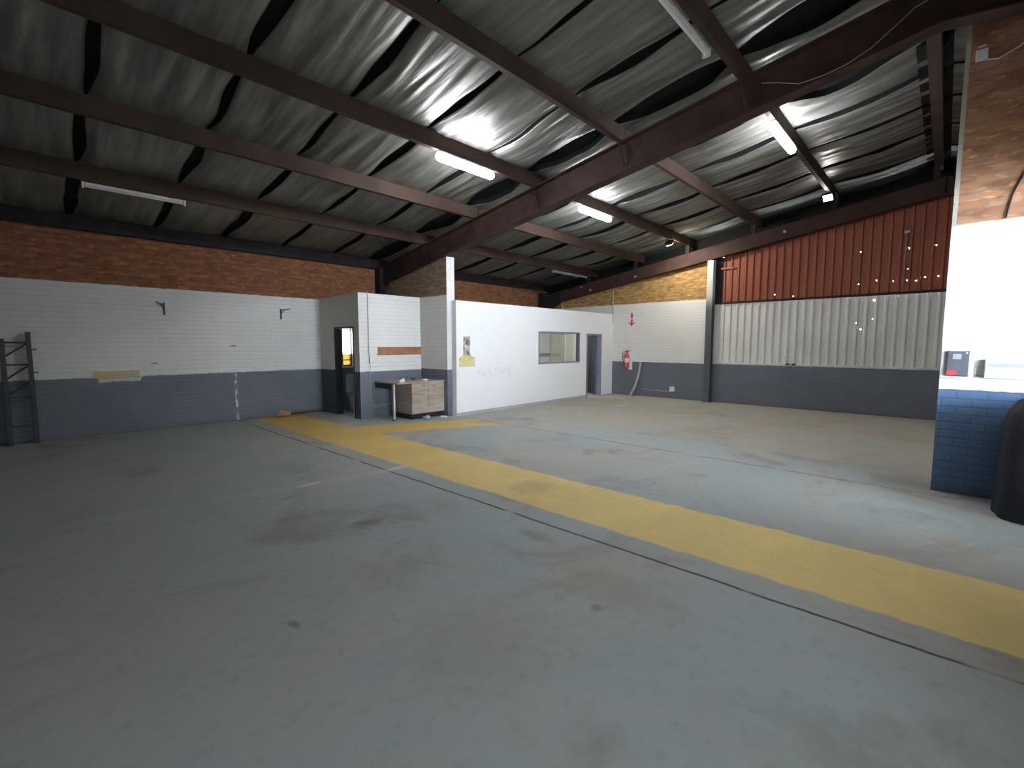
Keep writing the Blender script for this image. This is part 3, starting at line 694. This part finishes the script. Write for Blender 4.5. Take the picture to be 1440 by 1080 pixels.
bm = BM(); tube(bm, [(XB-.22, 7.0, .03), (XB-.14, 6.90, .30), (XB-.06, 6.83, .65), (XB-.035, 6.79, 1.04)], .035, 12)
props(build('loose_pipe', bm, M['conduit']), 'pale grey plastic pipe leaning against the back wall below the extinguisher', 'pipe')
t = thing('power_socket', 'small white power socket low on the grey dado of the back wall', 'socket', (XB, 5.77, .28))
bm = BM(); box(bm, -.05, -.001, -.075, .075, -.07, .07, bev=.008); build('box', bm, M['white_gloss'], t)
bm = BM(); tube(bm, [(-.01, .05, -.08), (-.01, .3, -.09), (-.01, .95, -.07)], .009, 8); build('cable', bm, M['conduit'], t)
bm = BM(); tube(bm, [(XB-.02, 7.80, 2.3), (XB-.02, 7.80, 3.32)], .016, 8)
props(build('conduit_riser', bm, M['conduit']), 'thin pale conduit rising from the office top up the tan brick to the rafter', 'conduit')
bm = BM(); tube(bm, [(XB-.24, 9.65, 2.3), (XB-.24, 9.65, 2.95)], .025, 8)
props(build('pipe_stub', bm, M['conduit']), 'short pale pipe stub showing over the office top near the corner', 'pipe')

# ------------------------------------------------------------------ left wall fittings
t = thing('racking_frame', 'blue black steel racking upright with diagonal braces against the left wall', 'racking', (-.10, YL-.12, 0))
for xx, hz in ((-.13, 1.68), (.16, 1.79)):
    bm = BM(); box(bm, xx-.03, xx+.03, -.03, .06, 0, hz, bev=.004)
    up = build('upright', bm, M['darkblue_steel'], t)
    if xx > 0:
        for z in (1.13, 1.50):
            b2 = BM(); box(b2, xx+.03, xx+.085, -.02, .02, z, z+.02); build('beam_lug', b2, M['darkblue_steel'], up)
for z in (.30, .75, 1.27, 1.62):
    bm = BM(); box(bm, -.10, .13, -.01, .02, z-.014, z+.014); build('cross_bar', bm, M['darkblue_steel'], t)
for z0, z1 in ((.78, 1.0), (1.04, 1.26), (1.39, 1.61)):
    bm = BM(); tube(bm, [(-.12, -.005, z0), (.14, -.005, z1)], .014, 6); build('brace', bm, M['darkblue_steel'], t)
for (x, d, lab) in ((1.86, -1, 'small dark hook bracket on the white left wall, nearer the racking'), (3.95, 1, 'small dark hook bracket on the white left wall, nearer the store room')):
    t = thing('wall_bracket', lab, 'bracket', (x, YL, 2.20), 'hook brackets on the left wall')
    bm = BM(); box(bm, -.016, .016, -.012, -.001, -.06, .17); build('plate', bm, M['darkframe'], t)
    bm = BM(); tube(bm, [(0, -.01, .14), (d*.10, -.10, .15), (d*.14, -.16, .17)], .010, 6); tube(bm, [(0, -.01, .05), (d*.06, -.06, .14)], .008, 6); build('arm', bm, M['darkframe'], t)

# ------------------------------------------------------------------ pillar fittings
t = thing('access_reader', 'dark wall terminal with a red sticker in a white box on the pillar', 'terminal', (XP, -.09, 1.24))
bm = BM(); box(bm, -.05, -.001, -.13, .12, 0, .34, bev=.008); build('surround', bm, M['white_gloss'], t)
bm = BM(); box(bm, -.075, -.05, -.105, .075, .02, .285, bev=.012); build('panel', bm, simple('dark grey terminal plastic', (.10, .11, .13), .35), t)
bm = BM(); box(bm, -.078, -.0745, -.035, .03, .20, .255, bev=.001); build('screen', bm, simple('pale grey screen', (.33, .36, .38), .3), t)
bm = BM(); prism(bm, [(.07, .03), (.07, .085), (.02, .09), (-.01, .075), (-.01, .05), (.02, .028)], 'x', -.078, -.0745); build('sticker', bm, M['signred'], t)
bm = BM(); tube(bm, [(-.0745, -.075, .265), (-.078, -.075, .265)], .008, 10); build('indicator', bm, M['paper'], t)
t = thing('letter_box', 'long white box with a dark slot on the pillar at the picture edge', 'box', (XP, -.30, 1.25))
bm = BM(); box(bm, -.06, -.001, -.50, .0, 0, .19, bev=.008); build('body', bm, M['white_gloss'], t)
bm = BM(); box(bm, -.064, -.06, -.47, -.035, .115, .155); build('slot', bm, M['grey_trim'], t)
bm = BM(); box(bm, -.02, -.001, -.04, .04, -.045, .045, bev=.004)
props(build('junction_plate', bm, M['white_gloss'], None, (XP, -.01, 1.165)), 'small white plate at the pillar edge below the dark terminal', 'plate')
t = thing('cable_box', 'small white box with a cable high on the brick of the pillar', 'box', (XP, -.09, 4.46))
bm = BM(); box(bm, -.04, -.001, -.045, .045, -.05, .055, bev=.006); build('body', bm, M['paper'], t)
bm = BM(); box(bm, -.02, -.001, -.03, .03, .08, .10, bev=.003); build('clip', bm, M['paper'], t)
bm = BM(); tube(bm, [(-.02, -.03, -.05), (-.02, -.12, -.075), (-.02, -.25, -.02), (-.02, -.40, .10), (-.02, -.60, .16)], .006, 6); build('cable', bm, M['paper'], t)
bm = BM(); tube(bm, [(XP-.012, -.36, 2.84), (XP-.012, -.39, 3.05), (XP-.012, -.46, 3.25), (XP-.012, -.56, 3.42), (XP-.012, -.66, 3.7)], .009, 8)
props(build('hanging_cable', bm, simple('brown cable', (.09, .05, .04), .6)), 'dark cable curving down the pillar brick to the white paint', 'cable')
# dark covered bundle at the right edge, its unseen gate side enlarged to block daylight
bm = BM(); n, m = 48, 22; rings = []
prof = [(1.0, 0), (1.0, .12), (.965, .35), (.95, .6), (.93, .82), (.86, .97), (.70, 1.07), (.42, 1.13), (.15, 1.15)]
for r, z in prof:
    row = []
    for k in range(n):
        a = 2*pi*k/n; ca, sa = cos(a), sin(a)
        q = (abs(ca)**3.6 + abs(sa)**3.6)**(-1/3.6)
        fold = 1 + .035*mnoise.noise((ca*2.4, sa*2.4, z*.7)) + .02*sin(a*9 + z)*max(0, .9-z)
        row.append(bm.verts.new((.395*q*ca*r*fold, .66*q*sa*(1-(1-r)*.55)*fold, z*(1+.03*mnoise.noise((ca, sa, 3.0))))))
    rings.append(row)
for a, b in zip(rings, rings[1:]):
    for k in range(n): bm.faces.new([a[k], a[(k+1) % n], b[(k+1) % n], b[k]])
bm.faces.new(rings[0][::-1]); bm.faces.new(rings[-1])
props(build('covered_bundle', bm, M['bundle'], None, (6.325, -1.08, 0), True), 'dark cloth covered bundle standing on the floor against the blue base of the pillar', 'bundle')

# ------------------------------------------------------------------ lights
def tube_light(x0, x1, y, z, lab, first):
    t = thing('ceiling_light', lab, 'light', ((x0+x1)/2, y, z), 'lit tube lights on the purlins')
    L = (x1-x0)/2
    bm = BM(); box(bm, -L*.96, L*.96, -.045, .045, .055, .085, bev=.006); build('housing', bm, M['grey_trim'], t)
    bm = BM(); prof = []
    n = 14
    ring = []
    for xx, s in ((-L, .35), (-L+.015, .7), (-L+.05, 1), (L-.05, 1), (L-.015, .7), (L, .35)):
        ring.append([bm.verts.new((xx, .060*s*cos(2*pi*k/n), .055*s*sin(2*pi*k/n))) for k in range(n)])
    for a, b in zip(ring, ring[1:]):
        for k in range(n): bm.faces.new([a[k], a[(k+1) % n], b[(k+1) % n], b[k]])
    bm.faces.new(ring[0]); bm.faces.new(ring[-1][::-1])
    build('diffuser', bm, M['tube'], t, smooth=True)
for (x0, x1, y, lab) in ((4.19, 5.31, 5.415, 'largest glowing tube light, on the third purlin before the middle rafter'),
                         (7.70, 8.84, 5.415, 'glowing tube light on the third purlin just behind the middle rafter'),
                         (7.72, 8.98, 2.045, 'glowing tube light on the fifth purlin behind the middle rafter, nearest the pillar')):
    tube_light(x0, x1, y, zroof(y+.035, ZP) - .085, lab, 0)
M['wire'] = simple('dusty grey wire and shaded batten', (.30, .29, .28), .6)
def dead_tube(x0, x1, y, lab, r=.022, m='white_gloss'):
    t = thing('batten_light', lab, 'light', ((x0+x1)/2, y, zroof(y, ZP)-.035), 'unlit battens on the purlins'); L = (x1-x0)/2
    bm = BM(); tube(bm, [(-L+.02, 0, -.02), (L-.02, 0, -.02)], r*.75, 10); build('tube', bm, M[m], t)
    bm = BM(); box(bm, -L+.02, L-.02, -r, r, -.005, .035, bev=.003); build('batten', bm, M[m], t)
    for s in (-1, 1):
        bm = BM(); box(bm, s*L-.012, s*L+.012, -r*1.5, r*1.5, -.05, .035, bev=.003); build('end_holder', bm, M[m], t)
dead_tube(4.1, 5.42, 2.13, 'unlit white batten light at the picture top on the fifth purlin', .03)
dead_tube(.70, 1.86, 8.75, 'unlit white batten light on the purlin nearest the left wall, near bay', .016)
dead_tube(11.1, 12.2, 8.75, 'unlit batten light on the purlin nearest the left wall, over the office', .018, 'wire')  # this and the next are greyed: the far bay's dimness put into colour
dead_tube(12.3, 12.95, 8.75, 'short unlit batten light on the left purlin, touching the gable rafter', .015, 'wire')
def flood(loc, aim, lab, lens):
    t = thing('floodlight', lab, 'light', loc, 'floodlights at the gable end'); t.rotation_mode = 'QUATERNION'
    t.rotation_quaternion = Vector(aim).to_track_quat('Y', 'Z')
    bm = BM(); box(bm, -.10, .10, -.05, .03, -.07, .07, bev=.012); build('housing', bm, M['black'], t)
    bm = BM(); box(bm, -.085, .085, .03, .036, -.058, .058, bev=.002); build('lens', bm, lens, t)
    bm = BM(); tube(bm, [(-.11, 0, 0), (-.11, -.01, .09), (.11, -.01, .09), (.11, 0, 0)], .008, 6); build('yoke', bm, M['black'], t)
flood((12.15, 2.04, 4.755), (-.8, .15, -.45), 'bright floodlight facing the room near the gable end on the fifth purlin', M['flood_small'])
flood((11.75, 5.42, 4.23), (.80, -.25, -.62), 'black floodlight on the third purlin facing the back wall', M['flood'])

# loose cable along the middle rafter
pts = [(6.285, 1.80, 4.72), (6.285, 1.62, 4.66), (6.28, 1.40, 4.565), (6.27, 1.15, 4.565), (6.27, .95, 4.60), (6.27, .75, 4.68), (6.27, .58, 4.80), (6.27, .42, 4.92), (6.28, .25, 4.97), (6.285, .1, 4.98)]
bm = BM(); tube(bm, pts, .0038, 6)
props(build('loose_wire', bm, M['wire']), 'thin pale wire drooping along the middle rafter near the ridge', 'wire')
